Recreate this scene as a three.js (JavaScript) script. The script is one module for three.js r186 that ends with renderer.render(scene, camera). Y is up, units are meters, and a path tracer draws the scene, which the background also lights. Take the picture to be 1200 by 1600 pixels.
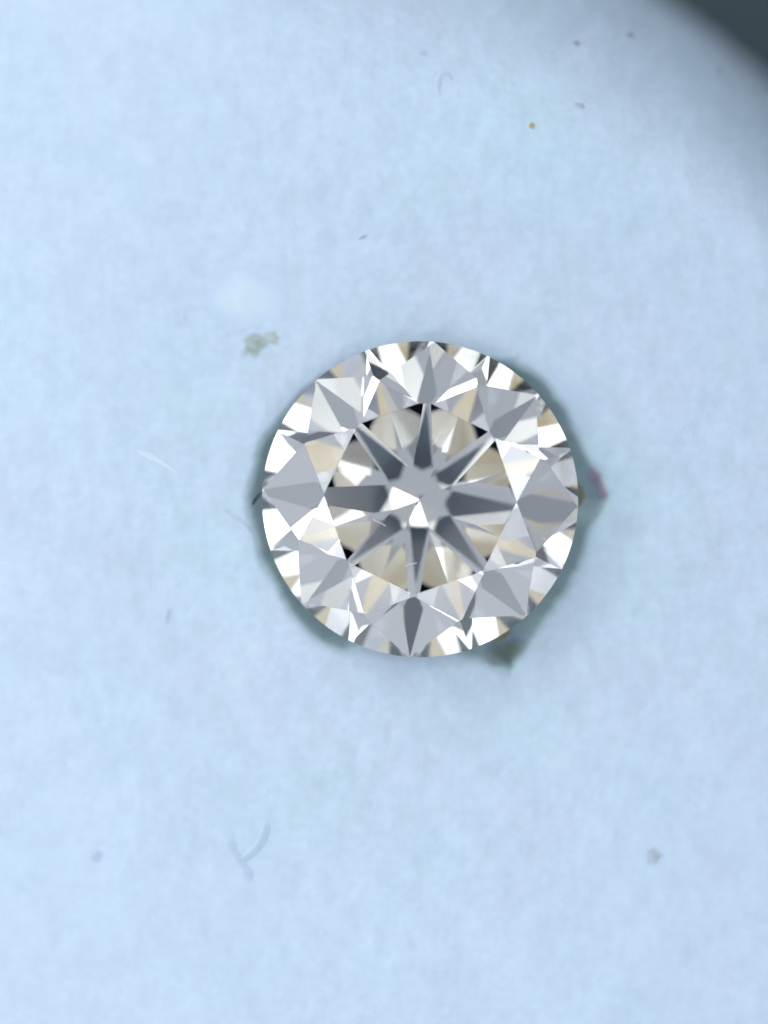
import * as THREE from 'three';
import { RoundedBoxGeometry } from 'three/addons/geometries/RoundedBoxGeometry.js';
import { RectAreaLightUniformsLib } from 'three/addons/lights/RectAreaLightUniformsLib.js';
import { ImprovedNoise } from 'three/addons/math/ImprovedNoise.js';

// ---------------------------------------------------------------- units: built in millimetres, MM turns them into metres
const MM = 0.001;
const PX = 76;                     // photograph pixels per millimetre at the girdle plane (y = 0)
const CX = 656.5, CY = 780;        // girdle centre in the photograph
const CAM_H = 140;                  // camera height above the girdle plane

// ---------------------------------------------------------------- camera
const scene = new THREE.Scene();
const axisX = (600 - CX) / PX, axisZ = (800 - CY) / PX;
const camera = new THREE.PerspectiveCamera(2 * Math.atan(800 / PX / CAM_H) * 180 / Math.PI, 0.75, 0.004, 5);
camera.position.set(axisX * MM, CAM_H * MM, axisZ * MM);
camera.up.set(0, 0, -1);
camera.lookAt(axisX * MM, 0, axisZ * MM);
camera.focus = (CAM_H - 0.35) * MM;
camera.userData.fStop = 34;
scene.add(camera);

// ---------------------------------------------------------------- light and exposure
scene.background = new THREE.Color().setRGB(0.415, 0.455, 0.525);     // dim even room around the close-up
const renderer = new THREE.WebGLRenderer({ antialias: true });
renderer.toneMapping = THREE.LinearToneMapping;
renderer.toneMappingExposure = 1.3;
renderer.shadowMap.enabled = true;
RectAreaLightUniformsLib.init();

const rand = (() => { let s = 5; return () => { s = (s + 0x6d2b79f5) | 0; let t = Math.imul(s ^ (s >>> 15), 1 | s); t = (t + Math.imul(t ^ (t >>> 7), 61 | t)) ^ t; return ((t ^ (t >>> 14)) >>> 0) / 4294967296; }; })();
const gauss = () => Math.sqrt(-2 * Math.log(rand() + 1e-9)) * Math.cos(6.2831853 * rand());
const perlin = new ImprovedNoise();
const used = {};
const numbered = (n) => { const k = used[n] = (used[n] ?? -1) + 1; return k ? n + '_' + String(k).padStart(3, '0') : n; };
function tag(o, label, category, group) { o.userData.label = label; o.userData.category = category; if (group) o.userData.group = group; return o; }
function shadows(o) { o.traverse((m) => { if (m.isMesh) { m.castShadow = true; m.receiveShadow = true; } }); return o; }
function mesh(name, geometry, material, parent) { const m = new THREE.Mesh(geometry, material); m.name = name; parent.add(m); m.castShadow = m.receiveShadow = true; return m; }

const M = {
  housing: new THREE.MeshStandardMaterial({ color: new THREE.Color().setRGB(0.05, 0.07, 0.10), roughness: 0.7 }),
  phone: new THREE.MeshStandardMaterial({ color: new THREE.Color().setRGB(0.06, 0.085, 0.12), roughness: 0.6 }),
  face: new THREE.MeshStandardMaterial({ color: new THREE.Color().setRGB(0.56, 0.585, 0.63), roughness: 0.6 }),
  lampBar: new THREE.MeshStandardMaterial({ color: new THREE.Color().setRGB(0.25, 0.26, 0.28), roughness: 0.6 }),
  lampShell: new THREE.MeshStandardMaterial({ color: new THREE.Color().setRGB(0.7, 0.7, 0.7), roughness: 0.5 }),
};

// a flat daylight lamp: shell, glowing diffuser and the light of the same size in front of it
function lampPanel(az, fromZenith, dist, w, h, radiance, label) {
  const g = new THREE.Group(); g.name = numbered('lamp_panel'); scene.add(g);
  const a = az * Math.PI / 180, t = fromZenith * Math.PI / 180;
  g.position.set(Math.sin(t) * Math.sin(a) * dist * MM, Math.cos(t) * dist * MM, -Math.sin(t) * Math.cos(a) * dist * MM);
  g.lookAt(0, 0, 0);
  const shell = mesh('lamp_shell', new RoundedBoxGeometry((w + 6) * MM, (h + 6) * MM, 12 * MM, 3, 2.5 * MM), M.lampShell, g); shell.position.z = -7 * MM;
  const dm = new THREE.MeshStandardMaterial({ color: 0xffffff, roughness: 0.6, emissive: new THREE.Color(0.96, 0.99, 1.0), emissiveIntensity: Math.min(0.3 * radiance, 0.5) });
  mesh('lamp_diffuser', new THREE.PlaneGeometry(w * MM, h * MM), dm, g).position.z = -0.4 * MM;
  for (const f of [-0.17, 0.21]) { const b = mesh('lamp_bar', new THREE.BoxGeometry(w * 0.035 * MM, h * MM, 2 * MM), M.lampBar, g); b.position.set(f * w * MM, 0, 2.4 * MM); }  // bars added to split the facet reflections into finer shards
  mesh('lamp_bar', new THREE.BoxGeometry(w * MM, h * 0.07 * MM, 2 * MM), M.lampBar, g).position.set(0, h * 0.12 * MM, 4.6 * MM);
  const L = new THREE.RectAreaLight(new THREE.Color(0.96, 0.99, 1.0), radiance, w * MM, h * MM); L.name = 'lamp_panel_glow';
  L.position.z = 0.4 * MM; L.rotation.y = Math.PI; g.add(L);        // a RectAreaLight shines along its -z
  tag(g, label, 'lamp');
}
lampPanel(248, 44.6, 280, 140, 46, 1.7, 'flat white daylight lamp standing to the left of the gem');
lampPanel(206, 44.6, 290, 140, 46, 1.0, 'pale flat daylight lamp standing to the lower left of the gem');
lampPanel(303, 44.6, 115, 58, 19, 1.4, 'pale flat daylight lamp standing close to the upper left of the gem');
lampPanel(162, 44.6, 280, 110, 46, 1.1, 'pale flat daylight lamp standing to the lower right of the gem');
lampPanel(118, 44.6, 290, 105, 46, 0.9, 'pale flat daylight lamp standing to the right of the gem, toward the front');
lampPanel(82, 48, 290, 105, 82, 1.7, 'flat white daylight lamp standing to the right of the gem');
lampPanel(40, 44.6, 290, 100, 46, 1.0, 'pale flat daylight lamp standing to the upper right of the gem');
lampPanel(2, 48, 115, 36, 33, 1.3, 'small flat daylight lamp standing close beyond the top of the sheet');
lampPanel(232, 62, 330, 240, 56, 2.1, 'wide low flat lamp added unseen at the lower left to brighten the sheet');  // the low lamps are added out of view to brighten the sheet
lampPanel(288, 62, 125, 92, 21, 7.0, 'wide low flat lamp added unseen close at the left to brighten the sheet');
lampPanel(338, 63, 125, 70, 20, 8.5, 'wide low flat lamp added unseen close at the upper left to brighten the top of the sheet');
lampPanel(25, 21, 300, 150, 34, 0.55, 'dim flat lamp added unseen high over the far side for paler facets');  // the dim high lamps are added out of view for paler crown facets
lampPanel(285, 21, 300, 70, 34, 0.45, 'dim flat lamp added unseen high over the left side for paler facets');

// an unseen warm glowing ring, added to tint the table facets beige: twelve flat segments
{
  const g = new THREE.Group(); g.name = 'added_warm_ring'; scene.add(g); g.position.y = 150 * MM;
  const warm = new THREE.Color(1.0, 0.87, 0.60), dm = new THREE.MeshStandardMaterial({ color: new THREE.Color().setRGB(0.52, 0.44, 0.30), roughness: 0.8, emissive: warm, emissiveIntensity: 0.15 });
  for (let k = 0; k < 12; k++) {
    const a = k * Math.PI / 6, s = new THREE.Group(); s.name = 'ring_segment'; s.position.set(Math.sin(a) * 103.5 * MM, 0, -Math.cos(a) * 103.5 * MM); s.rotation.y = -a; g.add(s);
    mesh('lamp_diffuser', new THREE.BoxGeometry(54 * MM, 2 * MM, 27 * MM), dm, s).position.y = 1.2 * MM;
    const L = new THREE.RectAreaLight(warm, 0.15, 54 * MM, 27 * MM); L.name = 'added_warm_ring_glow'; L.rotation.x = -Math.PI / 2; L.position.y = -0.3 * MM; s.add(L);
  }
  tag(g, 'unseen dim warm ring added round the camera head to tint the facets beige', 'lamp');
}
// an unseen dark block added beyond the sheet to keep light off its far edge
{
  const c = mesh('light_blocker', new RoundedBoxGeometry(120 * MM, 50 * MM, 30 * MM, 3, 3 * MM), M.housing, scene);
  c.position.set(35 * MM, 0, -35 * MM); c.rotation.y = -Math.PI / 4; tag(c, 'unseen dark block added to shade the far edge of the sheet', 'case');
}

// the dark round camera head that takes the picture: the facets mirror it as the dark arrows
{
  const g = new THREE.Group(); g.name = 'microscope_camera'; scene.add(g); g.position.set(axisX * MM, (CAM_H - 14) * MM, axisZ * MM);
  const p = [[6, 0], [34, 0], [35.6, 0.8], [36.2, 2.5], [36.2, 9], [35, 11], [7, 11], [6, 9.5], [6, 0]].map(([r, y]) => new THREE.Vector2(r * MM, y * MM));
  mesh('lens_hood', new THREE.LatheGeometry(p, 96), M.housing, g);
  const q = [[0, 16], [26, 16], [28, 18], [28, 80], [26, 82], [0, 82]].map(([r, y]) => new THREE.Vector2(r * MM, y * MM));
  mesh('barrel', new THREE.LatheGeometry(q, 64), M.phone, g);
  const r = [[12.5, -0.6], [21.6, -0.6], [22.4, 0.2], [22.4, 1.0], [12.5, 1.0], [12.5, -0.6]].map(([x, y]) => new THREE.Vector2(x * MM, (y - 0.6) * MM));
  mesh('added_reflector_ring', new THREE.LatheGeometry(r, 96), M.face, g);  // pale ring added as a reflector that lightens the bezel facets
  mesh('added_dark_block', new RoundedBoxGeometry(22 * MM, 3 * MM, 12 * MM, 2, 0.8 * MM), M.housing, g).position.set(0, -1.6 * MM, 19 * MM);  // dark block added so that the bottom bezel facet mirrors it dark
  tag(g, 'dark round microscope camera with an added grey reflector ring looking straight down on the gem', 'camera');
}

// ---------------------------------------------------------------- where a photograph pixel lies on a level y (mm)
function at(px, py, y = 0) {
  const k = (CAM_H - y) / CAM_H;
  return [axisX + (px - 600) / PX * k, axisZ + (py - 800) / PX * k];
}

// ---------------------------------------------------------------- the sheet with its torn hollow
const SHEET_Y = -0.42;
const holePx = [[656, 556], [740, 562], [793, 566], [848, 592], [880, 630], [903, 676], [918, 712], [943, 742], [957, 775], [945, 803], [925, 832], [910, 870], [896, 908], [868, 947], [845, 985], [822, 1025], [801, 1056], [785, 1050], [750, 1034], [720, 1020], [690, 1006], [640, 1006], [585, 1005], [548, 1018], [520, 1014], [493, 999], [465, 970], [438, 928], [420, 892], [407, 874], [401, 840], [389, 803], [388, 765], [397, 735], [404, 703], [425, 668], [450, 640], [490, 602], [560, 564], [610, 556]];
const holeCurve = new THREE.CatmullRomCurve3(holePx.map(([x, y]) => { const [a, b] = at(x, y, SHEET_Y); return new THREE.Vector3(a, 0, b); }), true, 'centripetal');
const outline = holeCurve.getSpacedPoints(420).slice(0, 420).map((p, i) => {
  const e = perlin.noise(p.x * 2.3, p.z * 2.3, 3.1) * 0.10 + perlin.noise(p.x * 6, p.z * 6, 9.7) * 0.045, r = Math.hypot(p.x, p.z);
  return [p.x * (1 + e * 0.6 / r), p.z * (1 + e * 0.6 / r)];
});
function holeDistance(x, z) {       // positive outside the outline
  let best = 1e9, inside = false;
  for (let i = 0, j = outline.length - 1; i < outline.length; j = i++) {
    const [ax, az] = outline[j], [bx, bz] = outline[i], ex = bx - ax, ez = bz - az;
    const t = Math.min(1, Math.max(0, ((x - ax) * ex + (z - az) * ez) / (ex * ex + ez * ez)));
    const dx = x - ax - ex * t, dz = z - az - ez * t; best = Math.min(best, dx * dx + dz * dz);
    if ((az > z) !== (bz > z) && x < ax + (z - az) / (bz - az) * ex) inside = !inside;
  }
  return (inside ? -1 : 1) * Math.sqrt(best);
}
const PADX = (120 - CX) / PX, PADZ = (1190 - CY) / PX;      // middle of the round pad
function vignetteDrop(x, z) {                                     // rounded shoulder, shaped to darken the corner like a lens vignette
  const dx = x - PADX, dz = z - PADZ, a = Math.atan2(dx, -dz);        // 0 = up in the picture
  const low = 0.5 - 0.5 * Math.cos(a - 0.55), R = 14.9 + 6 * low * low + 2.5 * THREE.MathUtils.smoothstep(a, 0.35, 0.95);
  const A = Math.max(2.6, 20.15 + 6 * low * low - R), B = 1.7 * A, d = (Math.hypot(dx, dz) - R) / A;
  if (d <= 0) return 0;
  const u = Math.min(d, 0.995);
  return Math.max(-15, -B * (1 - Math.sqrt(1 - u * u)) - Math.max(0, d - 0.995) * A * 8);
}
const flatY = (x, z) => SHEET_Y + vignetteDrop(x, z) + 0.02 * perlin.noise(x * 0.55, z * 0.55, 1.3) + 0.006 * perlin.noise(x * 2.2, z * 1.6, 5.1);
function lip(x, z, s) {                                      // rounded lip, then a steep wall
  if (s >= 0.14) return 0;
  const r = 0.27, u = 0.14 - s, v = u < r * 0.94 ? r - Math.sqrt(r * r - u * u) : r - Math.sqrt(r * r - (r * 0.94) ** 2) + (u - r * 0.94) * 3.4;
  return -v + (s < 0 ? 0.05 * perlin.noise(x * 3, z * 3, 7.7) * Math.min(1, -s * 6) : 0);
}
const surfaceY = (x, z) => flatY(x, z) + (Math.abs(x) < 5.2 && Math.abs(z) < 5.2 ? lip(x, z, holeDistance(x, z)) : 0);
{
  const lines = (c) => { const v = []; let x = -15; while (x < 15.01) { v.push(x + c); const near = Math.abs(x + c) < 4.4 ? 0.03 : 0.14; x += near; } return v; };
  const xs = lines(-1), zs = [...Array(Math.round((13 + 16) / 0.14))].map((_, i) => -16 + i * 0.14).flatMap((z) => Math.abs(z) < 4.4 ? [z, z + 0.035, z + 0.07, z + 0.105] : [z]);
  const nx = xs.length, nz = zs.length, pos = new Float32Array(nx * nz * 3), uv = new Float32Array(nx * nz * 2), keep = new Uint8Array(nx * nz), wall = new Uint8Array(nx * nz), idx = [], wallIdx = [];
  for (let j = 0, n = 0; j < nz; j++) for (let i = 0; i < nx; i++, n++) {
    const x = xs[i], z = zs[j];
    let y = flatY(x, z);
    if (Math.abs(x) < 5.2 && Math.abs(z) < 5.2) {
      const s = holeDistance(x, z);
      y += lip(x, z, s);
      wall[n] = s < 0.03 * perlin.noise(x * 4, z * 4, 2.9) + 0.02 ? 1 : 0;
      keep[n] = s < -0.46 ? 1 : 0;
    }
    pos.set([x * MM, y * MM, z * MM], n * 3); uv.set([x / 24, z / 24], n * 2);
  }
  for (let j = 0; j < nz - 1; j++) for (let i = 0; i < nx - 1; i++) {
    const a = j * nx + i, b = a + 1, c = a + nx, d = c + 1;
    if ((keep[a] && keep[b] && keep[c] && keep[d]) || Math.max(pos[a * 3 + 1], pos[d * 3 + 1]) < -13 * MM) continue;
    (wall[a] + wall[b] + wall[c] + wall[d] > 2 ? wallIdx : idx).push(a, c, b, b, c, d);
  }
  const g = new THREE.BufferGeometry();
  g.setAttribute('position', new THREE.BufferAttribute(pos, 3)); g.setAttribute('uv', new THREE.BufferAttribute(uv, 2)); g.setIndex([...idx, ...wallIdx]); g.computeVertexNormals(); g.setIndex(idx);
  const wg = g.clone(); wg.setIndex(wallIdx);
  // mottled pale blue paper
  const S = 1024, data = new Uint8Array(S * S * 4), bump = new Uint8Array(S * S * 4);
  const tile = (x, y, f, s) => { const a = perlin.noise(x * f, y * f, s), b = perlin.noise((x - 1) * f, y * f, s), c = perlin.noise(x * f, (y - 1) * f, s), d = perlin.noise((x - 1) * f, (y - 1) * f, s); return (a * (1 - x) + b * x) * (1 - y) + (c * (1 - x) + d * x) * y; };
  const tile2 = (x, y, f, f2, s) => { const a = perlin.noise(x * f, y * f2, s), b = perlin.noise((x - 1) * f, y * f2, s), c = perlin.noise(x * f, (y - 1) * f2, s), d = perlin.noise((x - 1) * f, (y - 1) * f2, s); return (a * (1 - x) + b * x) * (1 - y) + (c * (1 - x) + d * x) * y; };
  for (let j = 0; j < S; j++) for (let i = 0; i < S; i++) {
    const x = i / S, y = j / S, n = (j * S + i) * 4;
    const patch = tile(x, y, 14, 0.5), patch2 = tile2(x, y, 64, 44, 4.5), fine = tile(x, y, 140, 8.5), hue = tile(x, y, 11, 12.5), hue2 = tile(x, y, 40, 17.5);
    const v = 1 + 0.018 * patch + 0.034 * patch2 + 0.03 * fine + 0.012 * (rand() - 0.5);
    data[n] = Math.min(255, 255 * 0.822 * v * (1 - 0.022 * hue + 0.014 * hue2)); data[n + 1] = Math.min(255, 255 * 0.903 * v * (1 + 0.012 * hue)); data[n + 2] = Math.min(255, 255 * 0.983 * v); data[n + 3] = 255;
    const h = 128 + 60 * patch2 + 45 * fine + 18 * (rand() - 0.5);
    bump[n] = bump[n + 1] = bump[n + 2] = Math.max(0, Math.min(255, h)); bump[n + 3] = 255;
  }
  const tex = (d, srgb) => { const t = new THREE.DataTexture(d, S, S); t.wrapS = t.wrapT = THREE.RepeatWrapping; t.magFilter = THREE.LinearFilter; if (srgb) t.colorSpace = THREE.SRGBColorSpace; t.needsUpdate = true; return t; };
  M.sheet = new THREE.MeshPhysicalMaterial({ map: tex(data, true), bumpMap: tex(bump, false), bumpScale: 0.045 * MM, roughness: 1, transmission: 0.25, thickness: 0, specularIntensity: 0.5 });
  const sheet = mesh('sheet', g, M.sheet, scene);
  sheet.userData.kind = 'structure'; sheet.userData.label = 'pale blue matt sheet with a torn hollow, its far edge curved down to shape a dark vignette corner';
  const wm = mesh('shade_tinted_wall', wg, new THREE.MeshPhysicalMaterial({ color: new THREE.Color().setRGB(0.64, 0.84, 0.92), roughness: 1, transmission: 0.25, thickness: 0, specularIntensity: 0.5 }), scene);  // recess shade put into the wall colour as a teal tint
  wm.userData.kind = 'structure'; wm.userData.label = 'torn wall of the hollow round the gem, its teal shade put into the colour';
  // the beige base under the thin sheet, seen in the hollow and through the gem
  const bed = mesh('base_plate', new THREE.CylinderGeometry(9 * MM, 9 * MM, 1 * MM, 96), new THREE.MeshStandardMaterial({ color: new THREE.Color().setRGB(0.42, 0.38, 0.27), roughness: 0.9 }), scene);
  bed.position.set(-1 * MM, -4.4 * MM, 0);
  bed.userData.kind = 'structure'; bed.userData.label = 'beige base in the hollow under the gem';
  // white worktop far below, and the dark mat added for the vignette corner
  const desk = mesh('worktop', new THREE.BoxGeometry(900 * MM, 10 * MM, 900 * MM), new THREE.MeshStandardMaterial({ color: new THREE.Color().setRGB(0.72, 0.73, 0.74), roughness: 0.8 }), scene);
  desk.position.y = -24 * MM; desk.userData.kind = 'structure'; desk.userData.label = 'white worktop under everything';
  const mat = mesh('vignette_slab', new RoundedBoxGeometry(46 * MM, 2 * MM, 46 * MM, 2, 0.8 * MM), new THREE.MeshStandardMaterial({ color: new THREE.Color().setRGB(0.06, 0.085, 0.10), roughness: 0.85 }), scene);  // dark piece added under the edge in place of lens vignetting
  mat.position.set(10 * MM, -17.5 * MM, -12 * MM); tag(mat, 'dark mat showing past the far edge of the sheet, in the upper right corner', 'mat');
}

// ---------------------------------------------------------------- the round brilliant
{
  const R = 3.25, rt = 0.605, AC = 38, AP = 40.2, lh = 0.78, girdle = 0.05, phi0 = 3.5, D2 = Math.PI / 180, JIT = 0.5;
  const V = (x, y, z) => new THREE.Vector3(x, y, z), pol = (r, a, y) => V(r * Math.sin(a), y, -r * Math.cos(a)), j = (s) => gauss() * s * JIT;
  const planes = [];
  const plane = (n, p, kind, shift = 0) => planes.push({ n, d: n.dot(p) + shift, kind });
  const three = (a, b, c, kind, shift) => { const n = b.clone().sub(a).cross(c.clone().sub(a)).normalize(); if (n.dot(a) < 0) n.negate(); plane(n, a, kind, shift); };
  const tc = Math.tan(AC * D2), tp = Math.tan(AP * D2), h = (1 - rt) * tc, c8 = Math.cos(22.5 * D2);
  plane(V(j(.001), 1, j(.001)).normalize(), V(0, h, 0), 'table_facet');
  const apo = rt * c8, rs = apo + 0.57 * (1 - apo), rl = 1 - lh, ys = (1 - rs * c8) * tc, yl = -girdle - (1 - rl * c8) * tp;
  for (let k = 0; k < 8; k++) {
    const a = (45 * k + phi0) * D2, m = a + 22.5 * D2;
    let t = AC * D2 + j(.006), z = a + j(.01);
    plane(V(Math.sin(t) * Math.sin(z), Math.cos(t), -Math.sin(t) * Math.cos(z)), pol(1, a, j(.003)), 'bezel_facet');
    three(pol(rt, a, h), pol(rt, a + 45 * D2, h), pol(rs, m, ys), 'star_facet', j(.005));
    for (const s of [-1, 1]) {
      const e = a + s * 22.5 * D2;
      three(pol(1, a, 0), pol(1, e, 0), pol(rs, e, ys), 'upper_girdle_facet', j(.006));
      three(pol(1, a, -girdle), pol(1, e, -girdle), pol(rl, e, yl), 'lower_girdle_facet', j(.0035));
    }
    t = AP * D2 + j(.0004); z = a + j(.008);
    plane(V(Math.sin(t) * Math.sin(z), -Math.cos(t), -Math.sin(t) * Math.cos(z)), pol(1, a, -girdle), 'pavilion_facet', j(.005));
  }
  const N = 128;
  for (let k = 0; k < N; k++) { const a = (k + .5) * 2 * Math.PI / N; plane(pol(1, a, 0), pol(Math.cos(Math.PI / N), a, 0), 'girdle'); }
  // each facet: its plane clipped by all the others, corners snapped so that neighbours share them
  const corners = [];
  const snap = (p) => { for (const q of corners) if (q.distanceToSquared(p) < 4e-8) return q; corners.push(p); return p; };
  const glass = new THREE.MeshPhysicalMaterial({ color: new THREE.Color().setRGB(0.985, 0.98, 0.95), roughness: 0, metalness: 0, transmission: 1, thickness: 0.002, ior: 2.42, specularIntensity: 1 });
  M.girdle = glass.clone(); M.girdle.roughness = 0.3;
  const gem = new THREE.Group(); gem.name = 'diamond'; scene.add(gem);
  tag(gem, 'round brilliant cut clear diamond with grey arrow pattern set table up in the torn hollow', 'diamond');
  const girdleTris = [];
  for (const P of planes) {
    const u = V(1, 0, 0).cross(P.n).lengthSq() > 0.01 ? V(1, 0, 0).cross(P.n).normalize() : V(0, 0, 1).cross(P.n).normalize(), w = P.n.clone().cross(u), c = P.n.clone().multiplyScalar(P.d);
    let poly = [[4, 4], [-4, 4], [-4, -4], [4, -4]].map(([x, y]) => c.clone().addScaledVector(u, x).addScaledVector(w, y));
    for (const Q of planes) {
      if (Q === P || !poly.length) continue;
      const out = [];
      for (let i = 0; i < poly.length; i++) {
        const A = poly[i], B = poly[(i + 1) % poly.length], da = Q.n.dot(A) - Q.d, db = Q.n.dot(B) - Q.d;
        if (da <= 0) out.push(A);
        if ((da < 0 && db > 0) || (da > 0 && db < 0)) out.push(A.clone().lerp(B, da / (da - db)));
      }
      poly = out;
    }
    let pts = poly.map(snap); pts = pts.filter((p, i) => p !== pts[(i + 1) % pts.length]);
    if (pts.length < 3) continue;
    if (pts[1].clone().sub(pts[0]).cross(pts[2].clone().sub(pts[0])).dot(P.n) < 0) pts.reverse();
    const tri = [];
    for (let i = 1; i < pts.length - 1; i++) for (const q of [pts[0], pts[i], pts[i + 1]]) tri.push(q.x * R * MM, q.y * R * MM, q.z * R * MM);
    if (P.kind === 'girdle') { girdleTris.push(...tri); continue; }
    const g = new THREE.BufferGeometry(); g.setAttribute('position', new THREE.Float32BufferAttribute(tri, 3)); g.computeVertexNormals();
    mesh(P.kind, g, glass, gem);
  }
  const g = new THREE.BufferGeometry(); g.setAttribute('position', new THREE.Float32BufferAttribute(girdleTris, 3)); g.computeVertexNormals();
  mesh('girdle', g, M.girdle, gem);
}


// ---------------------------------------------------------------- crumbs, specks, fibres and scratches on the sheet
const SHEET_RGB = [0.642, 0.793, 0.955];
const smooth = THREE.MathUtils.smoothstep;
M.mark = new THREE.MeshPhysicalMaterial({ vertexColors: true, roughness: 1, transmission: 0.25, thickness: 0, specularIntensity: 0.5 });
function gridMesh(name, P, C, nu, nv, wrap) {
  const idx = [];
  for (let i = 0; i < nu - (wrap ? 0 : 1); i++) for (let k = 0; k < nv - 1; k++) { const a = i * nv + k, b = ((i + 1) % nu) * nv + k; idx.push(a, a + 1, b, b, a + 1, b + 1); }
  const g = new THREE.BufferGeometry(); g.setAttribute('position', new THREE.Float32BufferAttribute(P, 3)); g.setAttribute('color', new THREE.Float32BufferAttribute(C, 3)); g.setIndex(idx); g.computeVertexNormals();
  return mesh(numbered(name), g, M.mark, scene);
}
const blend = (rgb, t) => rgb.map((c, i) => SHEET_RGB[i] + (c - SHEET_RGB[i]) * t);
// a low lump lying on the sheet; its pigment thins out towards its edge
function lump(name, px, py, w, h, deg, rgb, high, seed, label, category, strength = 1) {
  const [cx, cz] = at(px, py, SHEET_Y), a0 = deg * Math.PI / 180, nu = 40, nv = 12, P = [], C = [];
  for (let i = 0; i < nu; i++) for (let k = 0; k < nv; k++) {
    const a = i / nu * 2 * Math.PI, q = k / (nv - 1), e = 1 + 0.45 * perlin.noise(Math.cos(a) * 1.3 + seed, Math.sin(a) * 1.3, seed * 1.7);
    const u = Math.cos(a) * w / 2 / PX * e * q, v = Math.sin(a) * h / 2 / PX * e * q, x = cx + u * Math.cos(a0) - v * Math.sin(a0), z = cz + u * Math.sin(a0) + v * Math.cos(a0);
    const n = perlin.noise(x * 5 + seed, z * 5, seed), y = surfaceY(x, z) + 0.003 + 0.6 * high * (1 - q * q) ** 2 * (0.8 + 0.6 * n);
    P.push(x * MM, y * MM, z * MM); C.push(...blend(rgb, strength * (1 - smooth(q + 0.25 * n, 0.45, 1)) * (0.85 + 0.5 * n)));
  }
  return tag(gridMesh(name, P, C, nu, nv, true), label, category);
}
// a flattened fibre, crease or scratch along a line of photograph pixels
function stroke(name, pts, w, rgb, high, label, category, strength = 1) {
  const curve = new THREE.CatmullRomCurve3(pts.map(([x, y]) => { const [a, b] = at(x, y, SHEET_Y); return new THREE.Vector3(a, 0, b); })), nu = 40, nv = 9, P = [], C = [];
  for (let i = 0; i < nu; i++) {
    const t = i / (nu - 1), p = curve.getPoint(t), d = curve.getTangent(t), end = Math.min(1, Math.min(t, 1 - t) * 6), width = w / PX * (0.55 + 0.45 * end) * (1 + 0.4 * perlin.noise(p.x * 4, p.z * 4, 2.2));
    for (let k = 0; k < nv; k++) {
      const q = k / (nv - 1) * 2 - 1, x = p.x - d.z * q * width / 2, z = p.z + d.x * q * width / 2;
      P.push(x * MM, (surfaceY(x, z) + 0.003 + 0.35 * high * (1 - q * q) * end) * MM, z * MM);
      C.push(...blend(rgb, strength * (1 - q * q) ** 1.5 * end));
    }
  }
  return tag(gridMesh(name, P, C, nu, nv, false), label, category);
}
lump('crumb', 398, 538, 52, 44, -20, [0.36, 0.42, 0.33], 0.05, 1.1, 'olive crumb to the upper left of the diamond, bigger of two side by side', 'crumb', 0.8);
lump('crumb', 424, 528, 30, 26, 10, [0.45, 0.48, 0.36], 0.04, 2.4, 'small olive crumb touching the right side of the large crumb', 'crumb', 0.8);
lump('crumb', 830, 196, 17, 13, 20, [0.50, 0.45, 0.18], 0.05, 3.2, 'tiny ochre yellow crumb on the upper right part of the sheet', 'crumb');
lump('crumb', 1022, 1338, 26, 36, 12, [0.46, 0.52, 0.55], 0.03, 4.9, 'grey tan oval crumb on the lower right part of the sheet', 'crumb', 0.8);
lump('speck', 991, 44, 15, 11, 25, [0.13, 0.16, 0.18], 0.03, 5.7, 'dark grey speck near the dark upper right corner', 'speck', 0.75);
lump('speck', 903, 62, 16, 11, 15, [0.33, 0.31, 0.35], 0.03, 6.3, 'pinkish grey speck left of the dark speck near the top edge', 'speck', 0.75);
lump('speck', 907, 165, 21, 11, 20, [0.38, 0.37, 0.43], 0.03, 7.9, 'pinkish grey speck above and right of the yellow crumb', 'speck', 0.75);
lump('speck', 567, 370, 24, 9, -24, [0.42, 0.50, 0.60], 0.03, 8.4, 'slanting grey speck above the diamond', 'speck', 0.75);
lump('speck', 262, 962, 14, 34, 20, [0.48, 0.56, 0.70], 0.02, 9.6, 'faint grey speck left of the diamond, level with its lower edge', 'speck', 0.5);
lump('speck', 150, 1337, 22, 30, 15, [0.50, 0.58, 0.72], 0.02, 10.2, 'faint grey speck near the lower left edge of the picture', 'speck', 0.5);
lump('speck', 661, 82, 20, 15, -10, [0.45, 0.54, 0.60], 0.02, 11.5, 'faint grey speck near the top edge, above the curl mark', 'speck', 0.5);
lump('speck', 1136, 96, 9, 8, 0, [0.15, 0.13, 0.13], 0.02, 12.5, 'tiny brown speck at the rim of the dark upper right corner', 'speck', 0.75);
lump('crumb', 787, 1022, 78, 44, -20, [0.52, 0.60, 0.50], 0.03, 15.4, 'dull olive crumb wedged in the pointed lower right notch of the hollow', 'crumb', 0.85);
lump('smear', 380, 465, 120, 95, 25, [0.76, 0.89, 0.98], 0.03, 13.3, 'soft whitish smear above the olive crumbs', 'smear', 0.8);
lump('smear', 905, 640, 50, 90, -30, [0.60, 0.76, 0.86], 0.02, 14.8, 'faint pale smear beside the upper right lip of the hollow', 'smear', 0.5);
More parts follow.
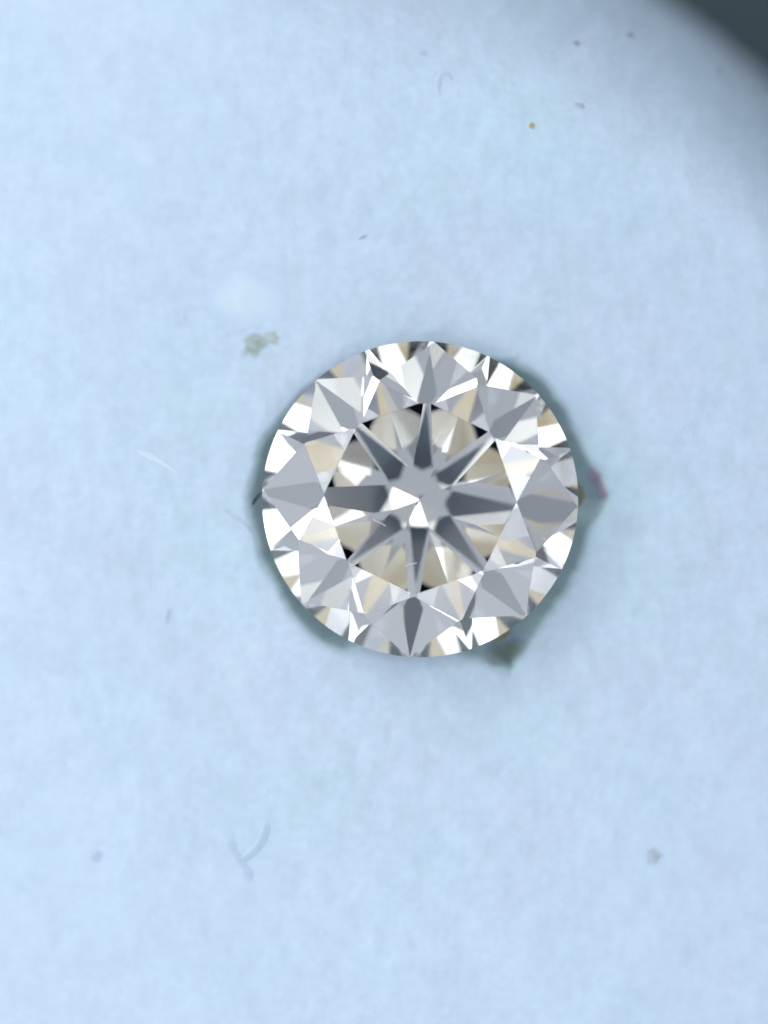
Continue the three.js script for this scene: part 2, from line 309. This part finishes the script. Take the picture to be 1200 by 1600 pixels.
stroke('fibre', [[417, 1278], [413, 1303], [398, 1328], [378, 1344], [368, 1350]], 15, [0.42, 0.53, 0.62], 0.05, 'grey curved fibre, the right arm of the forked mark at the lower left', 'fibre', 0.4);
stroke('fibre', [[357, 1302], [362, 1326], [374, 1345], [385, 1362], [389, 1380]], 17, [0.46, 0.54, 0.68], 0.05, 'grey curved fibre, the left arm of the forked mark at the lower left', 'fibre', 0.33);
stroke('fibre', [[343, 792], [362, 805], [380, 818], [394, 834]], 9, [0.56, 0.62, 0.70], 0.03, 'faint beige fibre ending at the left lip of the hollow', 'fibre', 0.6);
stroke('fibre', [[921, 730], [930, 743], [938, 756], [943, 770], [947, 784]], 20, [0.92, 0.50, 0.62], 0.07, 'pink fuzzy fibre lying on the right lip of the hollow', 'fibre', 0.45);
stroke('fibre', [[393, 790], [399, 780], [408, 768]], 6, [0.20, 0.27, 0.32], 0.03, 'tiny dark fibre on the left lip of the hollow', 'fibre');
stroke('fibre', [[686, 150], [684, 132], [690, 117], [702, 118], [704, 128]], 9, [0.58, 0.66, 0.82], 0.03, 'faint lavender curl mark near the top of the sheet', 'fibre', 0.8);
stroke('scratch', [[212, 704], [232, 712], [255, 724], [284, 744]], 10, [0.88, 0.92, 0.97], 0.03, 'pale scratch on the sheet left of the diamond', 'scratch', 0.6);

// fine lint lying on the gem's table
{
  const R = 3.25, top = (1 - 0.605) * Math.tan(38 * Math.PI / 180) * R + 0.02;
  M.lint = new THREE.MeshStandardMaterial({ color: new THREE.Color().setRGB(0.8, 0.8, 0.82), roughness: 0.9 });
  const lint = (pts, label) => { const c = new THREE.CatmullRomCurve3(pts.map(([x, y]) => { const [a, b] = at(x, y, top); return new THREE.Vector3(a * MM, top * MM, b * MM); })); tag(mesh(numbered('lint'), new THREE.TubeGeometry(c, 12, 0.007 * MM, 6), M.lint, scene), label, 'lint'); };
  lint([[583, 812], [592, 816], [603, 822]], 'fine pale lint thread on the left side of the diamond table');
  lint([[676, 694], [683, 687], [688, 677]], 'fine pale lint thread on the upper part of the diamond table');
  lint([[634, 884], [643, 881], [651, 880]], 'fine pale lint thread on the lower part of the diamond table');
}

renderer.render(scene, camera);
